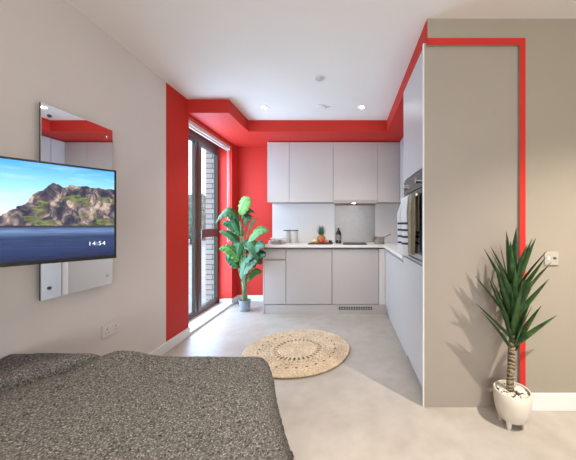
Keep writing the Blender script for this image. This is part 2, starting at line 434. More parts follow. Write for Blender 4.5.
pl = tag(obj('plinth', bm, M['cab'], bevel=.001), 'light grey plinth along the floor under the back base cabinets', 'plinth')
bm = BM(); box(bm, -.11, .36, YD+.001, YD+.006, .048, .105)
gr = obj('vent_grille', bm, M['steel'], pl)
gr['label'] = 'dark slotted vent grille'
bm = BM()
for k in range(14):
    for j in range(2):
        box(bm, -.098+k*.0325, -.071+k*.0325, YD-.0005, YD+.002, .055+j*.024, .074+j*.024)
obj('grille_slots', bm, M['dark'], gr)
# worktop L shape
bm = BM(); prism(bm, [(-1.135, 3.575), (.503, 3.575), (.503, 2.425), (XR-.001, 2.425), (XR-.001, YB-.001), (-1.135, YB-.001)], .886, .916)
tag(obj('worktop', bm, M['top'], bevel=.003), 'cream white L-shaped worktop running over the base cabinets', 'worktop')
# right run base
t = cab('base_cabinet', 'light grey base cabinet of the right run, between corner and tall oven unit', 'cabinet', (.54, XR-.002, 2.425, 3.22, .125, .868),
    [('door', (.521, .54, 2.427, 3.22, .11, .85))], 'base cabinets of the right run')
cab('base_cabinet', 'narrow light grey base cabinet of the right run, nearest the inside corner', 'cabinet', (.54, XR-.002, 3.224, 3.59, .125, .868),
    [('door', (.521, .54, 3.224, 3.588, .11, .85))], 'base cabinets of the right run')
tag(obj('plinth', box(BM(), .55, .566, 2.425, 3.60, 0, .108), M['cab']), 'light grey plinth under the right run of base cabinets', 'plinth')
# splashback
bm = BM(); box(bm, -1.143, -.176, YB-.012, YB-.0005, .917, 1.513)
tag(obj('splashback', bm, M['splash']), 'pale grey splashback behind the plates and pineapple', 'splashback', 'splashback panels')
bm = BM(); box(bm, .452, XR-.002, YB-.012, YB-.0005, .917, 1.513)
tag(obj('splashback', bm, M['splash']), 'pale grey splashback panel right of the hob', 'splashback', 'splashback panels')
bm = BM(); box(bm, -.174, .450, YB-.014, YB-.0005, .917, 1.49)
tag(obj('splashback', bm, M['steelsplash']), 'brushed steel splashback behind the hob and dark bottle', 'splashback', 'splashback panels')
# wall cabinets
uy = 3.87
WZ0, WZ1 = 1.514, 2.372
labs = ['narrow light grey wall cabinet at the left end, next to the red wall', 'wide light grey wall cabinet above the pineapple', 'wide light grey wall cabinet above the hob, holding the extractor', 'narrow light grey wall cabinet above the saucepan']
xs = [-1.108, -.812, -.183, .454, .768]
for k in range(4):
    z0 = WZ0 if k != 2 else WZ0+.03
    ps = [('door', (xs[k]+G, xs[k+1]-G, uy, uy+.019, z0, WZ1))]
    if k == 0: ps.append(('side_panel', (-1.127, -1.108, uy, YB-.002, WZ0, WZ1+.004)))
    cab('wall_cabinet', labs[k], 'cabinet', (xs[k], xs[k+1]-.001, uy+.02, YB-.002, z0+.001, WZ1), ps, 'wall cabinets')
rl = ['light grey wall cabinet on the right wall in the inside corner', 'middle light grey wall cabinet of the three on the right wall', 'light grey wall cabinet on the right wall touching the back of the tall oven unit']
for k, (a, b) in enumerate(((3.69, 4.19), (3.06, 3.688), (2.425, 3.058))):
    cab('wall_cabinet', rl[k], 'cabinet', (.790, XR-.002, a, b, WZ0, WZ1), [('door', (.770, .7895, a+G, b-G, WZ0, WZ1))], 'wall cabinets')
hd = thing('extractor_hood', 'slim steel extractor strip with a lit lamp under the wall cabinet', 'extractor hood', (.13, 4.0, 1.49))
obj('hood_body', box(BM(), -.18, .45, uy-.012, YB-.016, 1.50, 1.543), simple('hood_grey', (.36, .345, .335, 1), .45), hd, bevel=.002)
bm = BM(); lathe(bm, [(0, 1.499), (.028, 1.499), (.028, 1.4985), (0, 1.4975)], .115, 3.93, 20); obj('hood_lamp', bm, M['ledglow'], hd)
def add_light(name, typ, loc, energy, color, rot=(0, 0, 0), **kw):
    d = bpy.data.lights.new(name, typ); d.energy = energy; d.color = color
    for k, v in kw.items(): setattr(d, k, v)
    o = bpy.data.objects.new(name, d); C.objects.link(o); o.location = loc; o.rotation_euler = rot; return o
add_light('hood_light', 'SPOT', (.115, 3.93, 1.49), .7, (1, .9, .78), spot_size=2.4, spot_blend=.6, shadow_soft_size=.025)

# tall oven unit
YT0, YT1 = 1.812, 2.42
t = thing('tall_cabinet', 'tall light grey cabinet housing the built-in oven', 'cabinet', (.83, 2.1, 0))
bm = BM()
box(bm, .536, XR-.002, YT0, YT1, .125, .93); box(bm, .536, XR-.002, YT0, YT1, 1.575, 2.38)
box(bm, .536, XR-.002, YT1-.018, YT1, .93, 1.575); box(bm, .536, XR-.002, YT0, YT0+.018, .93, 1.575)
obj('body', bm, M['carc'], t)
ydm = 2.115
obj('upper_door', box(BM(), .515, .534, YT0+.002, YT1-.0, 1.582, 2.378), M['cab'], t, bevel=.0018)
obj('lower_door', box(BM(), .515, .534, YT0+.002, YT1-.0, .10, .912), M['cab'], t, bevel=.0018)
obj('kickboard', box(BM(), .56, .575, YT0, YT1, 0, .124), M['cab'], t)
tag(obj('end_panel', box(BM(), .508, 1.124, 1.767, 1.787, 0, 2.384), M['cab_side'], bevel=.0012), 'tall taupe end panel closing the side of the oven unit, behind the potted dracaena', 'panel')
ep = bpy.data.objects['end_panel']; obj('edge_strip', box(BM(), .5062, .512, 1.7662, 1.7878, .001, 2.383), M['white'], ep)
ov = thing('oven', 'built-in black glass and steel oven with towels hung on its handle', 'oven', (.6, 2.1, .95))
obj('oven_body', box(BM(), .545, .95, YT0+.02, YT1-.02, .95, 1.565), M['black'], ov)
obj('control_panel', box(BM(), .517, .545, YT0+.006, YT1-.006, 1.455, 1.568), simple('control_black', (.05, .05, .052, 1), .25), ov, bevel=.002)
obj('oven_display', box(BM(), .5155, .518, 2.03, 2.21, 1.485, 1.54), M['blackglass'], ov)
for yy in (1.93, 2.315):
    bm = BM(); tube(bm, [(.517, yy, 1.51), (.495, yy, 1.51)], .02, 20); obj('knob', bm, M['chrome'], ov, smooth=True)
dr = obj('oven_door', box(BM(), .513, .545, YT0+.006, YT1-.006, .952, 1.448), M['blackglass'], ov, bevel=.002)
obj('door_trim', box(BM(), .511, .5128, YT0+.006, YT1-.006, .952, .985), M['steel'], dr)
bm = BM(); tube(bm, [(.487, YT0+.05, 1.405), (.487, YT1-.05, 1.405)], .009, 12)
for yy in (YT0+.09, YT1-.09): tube(bm, [(.487, yy, 1.405), (.513, yy, 1.405)], .007, 10)
obj('door_handle', bm, M['steel'], dr, smooth=True)

def towel(name, label, mat, y0, y1, zb0, zb1, xo=0.0, puff=.016, seed=1, fold=3):
    """cloth folded over the handle bar: hanging in front (zb0) and behind (zb1)"""
    bm = BM(); path = []
    xc, zc, r = .487, 1.405, .013+xo
    for k in range(26): z = zb0+(zc-zb0)*k/25; path.append((xc-r, z, 1))
    for k in range(1, 8): a = PI-PI*k/8; path.append((xc+r*math.cos(a), zc+r*math.sin(a), .1))
    for k in range(20): z = zc-(zc-zb1)*k/19; path.append((xc+r, z, .15))
    N = 30; rows = []
    for x, z, wgt in path:
        row = []
        for i in range(N+1):
            s = i/N; y = y0+(y1-y0)*s
            drop = min(1, max(0, (zc-z)/.12))
            wv = puff*drop*wgt*(.9*math.sin(fold*2*PI*s+seed)+.35*math.sin(5.3*s*PI+seed*2+z*6))
            yy = y+(.008*math.sin(z*14+seed))*drop - (s-.5)*.02*drop
            row.append(bm.verts.new((x-abs(puff)*drop*wgt+wv, yy, z)))
        rows.append(row)
    for a, b in zip(rows, rows[1:]):
        for i in range(N): bm.faces.new((a[i], a[i+1], b[i+1], b[i]))
    o = obj(name, bm, mat, smooth=True)
    s = o.modifiers.new('thick', 'SOLIDIFY'); s.thickness = .006; s.offset = 0
    return tag(o, label, 'towel', 'towels on the oven handle')
towel('tea_towel', 'white tea towel with navy stripes hung over the oven handle', M['towel_s'], 2.05, 2.31, .955, 1.12, .002, .019, 1.2, 2)
towel('tea_towel', 'beige brown towel hung beside the striped one on the oven handle', M['towel_g'], 1.945, 2.03, .985, 1.12, .0, .006, 2.1, 2)
towel('tea_towel', 'dark olive towel hung on the oven handle, nearest the taupe end panel', M['towel_b'], 1.845, 1.94, .985, 1.15, .0, .006, .4, 2)

# hob
hb = thing('induction_hob', 'small black glass hob set on the worktop beside the saucepan', 'hob', (.12, 3.9, .916))
obj('hob_glass', box(BM(), -.04, .29, 3.67, 4.08, .9162, .922), M['hobglass'], hb, bevel=.0015)
bm = BM()
for yy, rr in ((3.78, .07), (3.97, .085)):
    lathe(bm, [(rr, .9221), (rr+.003, .9221), (rr+.003, .9226), (rr, .9226), (rr, .9221)], .125, yy, 40)
obj('cooking_zones', bm, M['steel'], hb)
# saucepan
sp = thing('saucepan', 'stainless steel saucepan on the worktop right of the hob', 'saucepan', (.475, 3.86, .916))
bm = BM(); lathe(bm, [(0, .9165), (.070, .9165), (.074, .922), (.074, 1.012), (.077, 1.016), (.077, 1.018), (.071, 1.018), (.071, .924), (0, .922)], .475, 3.86, 40)
obj('pan_body', bm, simple('pan_steel', (.34, .33, .32, 1), .3, 1.), sp, smooth=True)
bm = BM(); tube(bm, [(.535, 3.88, 1.0), (.58, 3.92, 1.02), (.66, 3.99, 1.05)], [.007, .009, .009], 10); obj('pan_handle', bm, M['steel'], sp, smooth=True)
# canisters
for k, (cx, lab) in enumerate(((-.88, 'left pale grey canister with a thin dark lid behind the plates'), (-.765, 'right pale grey canister with a thin dark lid, beside its twin'))):
    t = thing('canister', lab, 'canister', (cx, 4.02, .916), 'storage canisters on the worktop')
    bm = BM(); lathe(bm, [(0, .9165), (.050, .9165), (.052, .92), (.052, 1.095), (0, 1.095)], cx, 4.02, 32); obj('jar', bm, simple('canister_enamel', (.55, .53, .51, 1), .35), t, smooth=True)
    bm = BM(); lathe(bm, [(0, 1.0955), (.055, 1.0955), (.055, 1.107), (.05, 1.11), (0, 1.111)], cx, 4.02, 32); obj('lid', bm, M['dark'], t, smooth=True)
# plates and bowl
for k in range(4):
    z = .9165+k*.0105
    bm = BM(); r = .118-.002*k; lathe(bm, [(0, z), (.06, z), (r, z+.014), (r, z+.017), (.066, z+.004+.002), (0, z+.006)], -.985, 3.84, 40)
    tag(obj('dinner_plate', bm, M['white'], smooth=True), ['bottom white plate of the stack at the worktop end', 'second white plate from the bottom of the stack', 'third white plate from the bottom of the stack', 'top white plate of the stack, under the white bowl'][k], 'plate', 'white plates stacked on the worktop')
bm = BM(); z = .958-.002; lathe(bm, [(0, z), (.04, z), (.085, z+.03), (.092, z+.045), (.088, z+.045), (.078, z+.03), (.036, z+.006), (0, z+.005)], -.985, 3.84, 40)
tag(obj('bowl', bm, M['white'], smooth=True), 'white bowl on top of the plate stack at the worktop end', 'bowl')
# chopping board with pineapple and fruit
bm = BM(); box(bm, -.53, -.19, 3.74, 3.98, .9163, .929)
tag(obj('chopping_board', bm, simple('dark_wood', (.07, .03, .02, 1), .5, var=.3, scale=25), bevel=.004), 'dark wooden chopping board under the pineapple', 'chopping board')
pa = thing('pineapple', 'small pineapple with a spiky green crown on the chopping board', 'pineapple', (-.355, 3.88, .929))
bm = BM(); n = 28; mrows = 18; prev = None
for i in range(mrows+1):
    a = PI*i/mrows; row = []
    for k in range(n):
        b = 2*PI*k/n; r = .058*(math.sin(a)**.8+1e-3)*(1+.07*math.sin(8*b+i*1.3)*math.sin(a)); row.append(bm.verts.new((-.355+r*math.cos(b), 3.88+r*math.sin(b), .929+.058-.0575*math.cos(a))))
    if prev:
        for k in range(n): bm.faces.new((prev[k], prev[(k+1) % n], row[(k+1) % n], row[k]))
    prev = row
obj('fruit', bm, simple('pineapple_skin', (.42, .17, .05, 1), .6, var=.5, scale=60, bump=.5, bscale=90), pa, smooth=True)
def blade(bm, uvl, base, direc, length, width, droop, tw=0, seg=8, cup=.25, taper='sword', norm=None):
    d = Vector(direc).normalized(); p = Vector(base); rows = []
    side = d.cross(Vector((0, 0, 1)))
    if side.length < .05: side = Vector((1, 0, 0))
    side.normalize()
    side = Matrix.Rotation(tw, 3, d) @ side
    for i in range(seg+1):
        s = i/seg
        if taper == 'sword': wd = width*min(1, .45+2.2*s)*max(0.02, (1-s**2.2))
        else: wd = width*max(.03, math.sin(PI*min(1, s**.75*.985+.01))**.7)
        nrm = side.cross(d).normalized()
        c = p.copy()
        rows.append((bm.verts.new(c-side*wd/2+nrm*wd*cup), bm.verts.new(c), bm.verts.new(c+side*wd/2+nrm*wd*cup), s))
        p = p+d*length/seg
        d = (d+Vector((0, 0, -droop/seg))).normalized()
    for a, b in zip(rows, rows[1:]):
        for j in range(2):
            f = bm.faces.new((a[j], a[j+1], b[j+1], b[j]))
            for lp, uvv in zip(f.loops, ((j*.5, a[3]), ((j+1)*.5, a[3]), ((j+1)*.5, b[3]), (j*.5, b[3]))): lp[uvl].uv = uvv
bm = BM(); uvl = bm.loops.layers.uv.new('UVMap')
for k in range(34):
    a = k*2.4; el = .25+1.15*k/34
    blade(bm, uvl, (-.355+.012*math.cos(a), 3.88+.012*math.sin(a), 1.035+.001*k), (math.cos(a)*math.cos(el), math.sin(a)*math.cos(el), math.sin(el)*1.1+.2), .07+.055*k/34, .022, -.35 if k < 20 else 0, seg=5)
cr = obj('crown', bm, leaf_mat('pineapple_leaf', (.02, .06, .03, 1), (.07, .17, .08, 1)), pa, smooth=True, fix=False)
s = cr.modifiers.new('t', 'SOLIDIFY'); s.thickness = .001
fr = [('apple', 'red apple in front of the pineapple', (-.345, 3.80, .929+.030), .031, (.50, .06, .03, 1), 'fruit on the chopping board', 'apple'),
      ('lemon', 'pale yellow lemon left of the pineapple', (-.435, 3.83, .929+.030), .031, (.72, .55, .22, 1), None, 'lemon'),
      ('peach', 'orange peach right of the red apple on the chopping board', (-.285, 3.83, .929+.027), .028, (.66, .22, .08, 1), None, 'peach'),
      ('avocado', 'dark green avocado at the right of the chopping board', (-.225, 3.86, .929+.021), .022, (.03, .05, .02, 1), None, 'avocado')]
for nme, lab, c, r, col, g, cat in fr:
    t = thing(nme, lab, cat, (c[0], c[1], .929), 'fruit on the chopping board')
    bm = BM(); sx = 1.25 if nme in ('lemon', 'avocado') else 1
    lathe(bm, [(r*math.sin(PI*q/16)*(1+.0*q), c[2]-r*.97*math.cos(PI*q/16)-(.25*r*math.exp(-((16-q)/2.)**2))) for q in range(17)], c[0], c[1], 24, sx=sx)
    obj('flesh', bm, simple(nme+'_skin', col, .4, var=.15, scale=30), t, smooth=True)
    bm = BM(); tube(bm, [(c[0], c[1], c[2]+r*.6), (c[0]+.003, c[1], c[2]+r*1.15)], .0018, 6); obj('stalk', bm, M['bark'], t)
# bottle
bt = thing('bottle', 'dark brown glass bottle with a pale label, between pineapple and hob', 'bottle', (-.11, 3.95, .916))
bm = BM(); lathe(bm, [(0, .9165), (.036, .9165), (.039, .92), (.039, 1.065), (.034, 1.085), (.016, 1.105), (.0145, 1.13), (.0145, 1.145), (0, 1.145)], -.11, 3.95, 32)
obj('bottle_body', bm, simple('dark_glass', (.022, .012, .008, 1), .12), bt, smooth=True)
bm = BM(); lathe(bm, [(.0393, .965), (.0398, .965), (.0398, 1.045), (.0393, 1.045)], -.11, 3.95, 32)
obj('bottle_label', bm, simple('paper_label', (.22, .21, .19, 1), .7, var=.25, scale=90), bt)
bm = BM(); lathe(bm, [(0, 1.1455), (.013, 1.1455), (.013, 1.168), (.006, 1.17), (0, 1.17)], -.11, 3.95, 20)
obj('bottle_cap', bm, simple('cap_tan', (.45, .40, .36, 1), .5), bt, smooth=True)

# ------------------------------------------------------------------ mirror on the left wall
ang = math.atan2(.03, 1)            # wall turned this much about Z
my0, my1 = 1.444, 1.887
def wallframe(y, off=0):            # local frame: x along wall (+Y), y out of the wall, z up
    return Matrix.Translation((gx(y), y, 0)) @ Matrix.Rotation(ang, 4, 'Z') @ Matrix(((0, 1, 0, 0), (1, 0, 0, 0), (0, 0, 1, 0), (0, 0, 0, 1)))
WF = Matrix.Translation((-1.650, my0, 0)) @ Matrix(((0, 1, 0, 0), (1, 0, 0, 0), (0, 0, 1, 0), (0, 0, 0, 1)))
L = my1-my0
mr = thing('wall_mirror', 'frameless rectangular mirror fixed to the grey wall behind the television', 'mirror', (gx(1.63), 1.63, .79))
zb, zt = .788, 1.854
obj('mirror_backing', box(BM(), 0.001, L-.001, .0085, .0155, zb+.001, zt-.001, WF), simple('mirror_edge', (.03, .035, .035, 1), .3), mr)
obj('mirror_glass', box(BM(), 0, L, .0157, .0195, zb, zt, WF), M['mirror'], mr, bevel=.0012)
for sx in (.04, L-.04):
    for z in (zb+.06, zt-.06):
        bm = BM(); tube(bm, [WF @ Vector((sx, -.006, z)), WF @ Vector((sx, .0235, z))], .009, 16); obj('mirror_fixing', bm, M['dark'] if sx < .1 else M['chrome'], mr, smooth=True)

# ------------------------------------------------------------------ television
R0 = Vector((-1.084, 1.276, 0)); U = Vector((.5795, .815, 0)).normalized(); Nn = Vector((.815, -.5795, 0)).normalized()
W_, H_ = .725, .414
tvm = Matrix(((U.x, Nn.x, 0, R0.x-U.x*W_), (U.y, Nn.y, 0, R0.y-U.y*W_), (0, 0, 1, 1.039), (0, 0, 0, 1)))   # local x across, y out of the front, z up
ctr = tvm @ Vector((W_/2, 0, 0))
tv = thing('television', 'flat television on a swing arm showing a rocky mountain by the sea', 'television', (ctr.x, ctr.y, 1.039))
bm = BM(); box(bm, 0, W_, -.022, 0, 0, H_, tvm); box(bm, .12, W_-.12, -.034, -.022, .05, .3, tvm)
obj('housing', bm, M['black'], tv, bevel=.003)
bm = BM(); uvl = bm.loops.layers.uv.new('UVMap')
q = [(.009, .016), (W_-.009, .016), (W_-.009, H_-.009), (.009, H_-.009)]
vs = [bm.verts.new(tvm @ Vector((a, .0008, b))) for a, b in q]; vb = [bm.verts.new(tvm @ Vector((a, .0001, b))) for a, b in q]
f = bm.faces.new(vs)
for lp, uvv in zip(f.loops, ((0, 0), (1, 0), (1, 1), (0, 1))): lp[uvl].uv = uvv
for i in range(4): bm.faces.new((vs[i], vb[i], vb[(i+1) % 4], vs[(i+1) % 4]))
bm.faces.new(vb[::-1])
sr = obj('screen', bm, M['screen'], tv)
bm = BM()
for (a, b) in (((W_/2, .004)), ): box(bm, a-.014, a+.014, -.01, .002, -.006, .010, tvm)
obj('sensor_bar', bm, M['black'], tv)
cu = bpy.data.curves.new('clock', 'FONT'); cu.body = '14:54'; cu.size = .024; cu.align_x = 'CENTER'; cu.extrude = .0002; cu.space_character = 1.12
tmp = bpy.data.objects.new('tmp', cu); C.objects.link(tmp)
dg = bpy.context.evaluated_depsgraph_get(); me = bpy.data.meshes.new_from_object(tmp.evaluated_get(dg))
bpy.data.objects.remove(tmp)
me.transform(tvm @ Matrix.Translation((W_-.070, .0014, .066)) @ Matrix.Rotation(PI/2, 4, 'X') @ Matrix.Scale(1, 4))
me.materials.clear(); me.materials.append(M['clock'])
bmc = bmesh.new(); bmc.from_mesh(me); ck = obj('clock_text', bmc, M['clock'], tv)
# swing arm to the wall
bm = BM()
pc = tvm @ Vector((W_/2, -.036, .2)); yw = .93; pw = Vector((gx(yw)+.004, yw, pc.z))
box(bm, W_/2-.06, W_/2+.06, -.036, -.030, .1, .3, tvm)
mid = Vector((-1.42, 1.05, pc.z))
tube(bm, [pc, mid], .016, 10); tube(bm, [mid, pw+Vector((.02, 0, 0))], .016, 10)
WF2 = wallframe(yw); box(bm, -.03, .03, .0005, .022, pc.z-.1, pc.z+.1, WF2)
obj('wall_arm', bm, M['black'], tv)

# ------------------------------------------------------------------ sockets
def socket_left():
    yc = 1.914; F = wallframe(yc); z = .456
    t = thing('wall_socket', 'white double power socket on the grey wall below the mirror', 'socket', (gx(yc), yc, z-.043))
    obj('face_plate', box(BM(), -.074, .074, .0005, .009, z-.043, z+.043, F), M['plug'], t, bevel=.0025)
    for s in (-1, 1):
        bm = BM(); c = s*.036
        box(bm, c-.003, c+.003, .009, .0096, z+.006, z+.016, F)
        for k in (-1, 1): box(bm, c+k*.011-.0035, c+k*.011+.0035, .009, .0096, z-.016, z-.011, F)
        obj('socket_holes', bm, M['slot'], t)
        obj('switch', box(BM(), s*.018-.006, s*.018+.006, .009, .0125, z+.014, z+.032, F), M['white'], t, bevel=.001)
socket_left()
t = thing('fused_switch', 'white switch plate on the beige wall right of the dracaena', 'switch', (1.327, 1.75, .935))
obj('face_plate', box(BM(), 1.282, 1.372, 1.741, 1.7495, .935, 1.021), simple('switch_plastic', (.40, .36, .31, 1), .35), t, bevel=.0025)
obj('switch', box(BM(), 1.300, 1.314, 1.7375, 1.741, .968, .990), M['white'], t, bevel=.001)
bm = BM(); box(bm, 1.336, 1.356, 1.7402, 1.741, .972, .986); obj('fuse_holder', bm, M['slot'], t)

# ------------------------------------------------------------------ ceiling fittings
def downlight(x, y, label, power, size=1.9, blend=.7, soft=.03, col=(1, .86, .70)):
    t = thing('downlight', label, 'downlight', (x, y, ZC-.004), 'recessed ceiling downlights')
    bm = BM(); lathe(bm, [(.030, ZC-.0005), (.047, ZC-.0005), (.047, ZC-.004), (.034, ZC-.006), (.030, ZC-.003), (.030, ZC-.0005)], x, y, 32); obj('rim', bm, M['white'], t, smooth=True)
    bm = BM(); lathe(bm, [(0, ZC-.0006), (.0295, ZC-.0006), (.0295, ZC-.003), (0, ZC-.003)], x, y, 24); obj('lamp_lens', bm, M['lampglow'], t)
    add_light('downlight_lamp', 'SPOT', (x, y, ZC-.012), power, col, spot_size=size, spot_blend=blend, shadow_soft_size=soft)
downlight(-.93, 3.07, 'lit recessed downlight at the left, above the window side', 22)
downlight(.18, 3.07, 'lit recessed downlight at the right, near the tall units', 22)
downlight(1.56, .68, 'recessed downlight over the near room, right of the view', 180, size=1.95, blend=.9, soft=.012, col=(1, .90, .78))
downlight(-.5, .7, 'recessed downlight over the bed, above the view', 62, size=1.5, blend=1)
downlight(.4, -1.5, 'recessed downlight at the rear of the near room', 40)
t = thing('smoke_detector', 'flat round white detector on the ceiling between the two downlights', 'detector', (-.28, 3.07, ZC))
bm = BM(); lathe(bm, [(0, ZC-.0005), (.062, ZC-.0005), (.066, ZC-.006), (.062, ZC-.012), (.054, ZC-.012)], -.28, 3.07, 40)
obj('base_ring', bm, M['white'], t, smooth=True)
bm = BM(); lathe(bm, [(.053, ZC-.012), (.05, ZC-.020), (.02, ZC-.024), (0, ZC-.024)], -.28, 3.07, 40); obj('cover', bm, M['white'], t, smooth=True)
bm = BM(); box(bm, -.21, -.18, 3.05, 3.09, ZC-.006, ZC-.0005); obj('clip', bm, M['white'], t)
t = thing('ceiling_sprinkler', 'small round white sprinkler cover nearer the camera on the ceiling', 'sprinkler', (-.245, 2.46, ZC))
bm = BM(); lathe(bm, [(0, ZC-.0005), (.047, ZC-.0005), (.05, ZC-.003), (.046, ZC-.006), (.034, ZC-.006)], -.245, 2.46, 36); obj('rim', bm, M['white'], t, smooth=True)
bm = BM(); lathe(bm, [(.033, ZC-.006), (.033, ZC-.013), (.03, ZC-.016), (0, ZC-.016)], -.245, 2.46, 36); obj('cap', bm, simple('detector_grey', (.5, .48, .46, 1), .5), t, smooth=True)

# ------------------------------------------------------------------ jute rug
def rug():
    cx, cy, Rr = -.462, 2.56, .495
    nr, na = 110, 480; bm = BM(); vs = []
    def hgt(r, a):
        q = r/.0235; rp = abs(math.sin(q*PI)); br = .5+.5*math.sin(a*r*150+ (3 if int(q) % 2 else -3)*(q % 1)*2)
        return .011+.008*rp**.6*(.72+.28*br)
    for i in range(nr+1):
        r = Rr*(i/nr); wob = 1+.006*math.sin(3*i*.1)
        row = []
        for k in range(na):
            a = 2*PI*k/na; rr = r*(1+.012*math.sin(2*a+.7)+.006*math.sin(5*a))
            h = hgt(r, a)
            if i == nr: h = .011
            row.append(bm.verts.new((cx+rr*math.cos(a), cy+.978*rr*math.sin(a), h)))
        vs.append(row)
    def hole(r, a):
        f = r/Rr
        def cell(n, off=0): return ((a*n/(2*PI)+off) % 1)
        if .36 < f < .46: return cell(32) < .45
        if .50 < f < .56: return cell(36, .5*(f > .53)) < .2
        if .60 < f < .635: return cell(40) < .2
        if .70 < f < .735: return cell(26) < .28
        return False
    for i in range(nr):
        for k in range(na):
            if hole(Rr*(i+.5)/nr, 2*PI*(k+.5)/na): continue
            j = (k+1) % na
            if i == 0: 
                if k == 0: bm.faces.new([vs[1][m] for m in range(na)])
                continue
            bm.faces.new((vs[i][k], vs[i][j], vs[i+1][j], vs[i+1][k]))
    bm.verts.ensure_lookup_table()
    for v in [v for v in bm.verts if not v.link_faces]: bm.verts.remove(v)
    o = obj('jute_rug', bm, M['jute'], smooth=False)
    o.data.shade_smooth()
    s = o.modifiers.new('thick', 'SOLIDIFY'); s.thickness = .010; s.offset = -1
    o.location.z = .001
    tag(o, 'round woven jute rug with open rings on the concrete floor', 'rug')
rug()

# ------------------------------------------------------------------ bed and throw
bed = thing('bed', 'bed beside the grey wall, covered by the charcoal throw', 'bed', (-.9, .4, 0))
bm = BM(); prism(bm, [(-1.36, -.62), (-.30, -.62), (-.34, .7), (-.50, 1.22), (-.55, 1.29), (-1.50, 1.29)], .25, .455)
obj('mattress', bm, M['white'], bed, bevel=.03)
bm = BM(); prism(bm, [(-1.34, -.6), (-.34, -.6), (-.38, .7), (-.56, 1.24), (-1.47, 1.24)], .08, .248)
obj('bed_base', bm, M['carc'], bed)
for p in ((-1.28, -.5), (-.42, -.5), (-1.4, 1.15), (-.65, 1.15)):
    obj('leg', tube(BM(), [(p[0], p[1], 0), (p[0], p[1], .08)], .025, 12), M['black'], bed)
def throw():
    bm = BM()
    B = 1.32; r = .075; zt = .545; OV = .62; step = .0115
    b0 = -.66; a0 = 0.0
    def A(y):   # right-hand edge of the top
        s = min(1, max(0, (y-.55)/.75)); s2 = s*s*(3-2*s)
        return -.185-.215*s2-.03*(1-min(1, max(0, (y+.6)/1.1)))-.055*max(0, (y-1.17)/.165)**2
    nb = int((B-b0+OV)/step); na_ = int((1.30+OV)/step)
    rows = []
    for ib in range(nb+1):
        b = b0+step*ib; row = []
        yb = min(b, B); ey = max(0, b-B)
        xw = gx(yb)+.012
        Wd = A(yb)-xw; 
        for ia in range(na_+1):
            a = ia*step
            ex = max(0, a-1.30); xa = min(a, 1.30)/1.30
            e = math.hypot(ex, ey)
            x = xw+Wd*xa; y = yb; z = zt
            if e > 0:
                dx, dy = ex/e, ey/e
                e = min(e, OV-.02)
                if e < r*PI/2: out = r*math.sin(e/r); dn = r*(1-math.cos(e/r))
                else: 
                    rest = e-r*PI/2; corner = (2*dx*dy)
                    out = r+rest*(.085+.27*corner); dn = r+rest
                    out += rest*.06*math.sin((x*9+y*14) if corner < .05 else 5*math.atan2(dy, dx)+2)
                x += dx*out; y += dy*out*(.45 if e > r*PI/2 else 1-.55*min(1, e/(r*PI/2))); z -= dn
            inner = 1.0 if e <= 0 else max(0, 1-e/.1)
            # gentle puffiness of the top
            z += inner*(.010*noise.noise(Vector((x*3.1, y*3.1, 0)))+.004*noise.noise(Vector((x*11, y*11, 4))))
            # bunched fold along the wall
            cxr = -1.42+(.78)*(y-1.107)       # crease line
            dd = cxr-x                         # >0 : towards the wall
            fade = 1/(1+math.exp(-(y-.75)*9))
            k = min(1, max(0, (1.40-y)/.10+.35))
            if dd > 0: z += inner*fade*(.016*(1-math.exp(-dd/.02)))
            else: z += inner*fade*(-.07*math.exp(dd/.045))*k
            z += inner*.036*math.exp(-((x+1.09)/.14)**2-((y-1.30)/.08)**2)
            # boucle loops
            n3 = noise.noise(Vector((x*75, y*75, z*75)))+.6*noise.noise(Vector((x*150, y*150, z*150)))
            if e > .05: x += n3*.0035; y += n3*.002
            z += n3*.0045*(1 if e <= 0 else .4)
            row.append(bm.verts.new((x, y, max(z, .012))))
        rows.append(row)
    for a, b in zip(rows, rows[1:]):
        for i in range(len(a)-1): bm.faces.new((a[i], a[i+1], b[i+1], b[i]))
    o = obj('blanket', bm, M['boucle'], smooth=False)
    o.data.shade_smooth()
    s = o.modifiers.new('thick', 'SOLIDIFY'); s.thickness = .008; s.offset = -1
    tag(o, 'charcoal grey boucle throw draped over the bed and down its side', 'blanket')
throw()

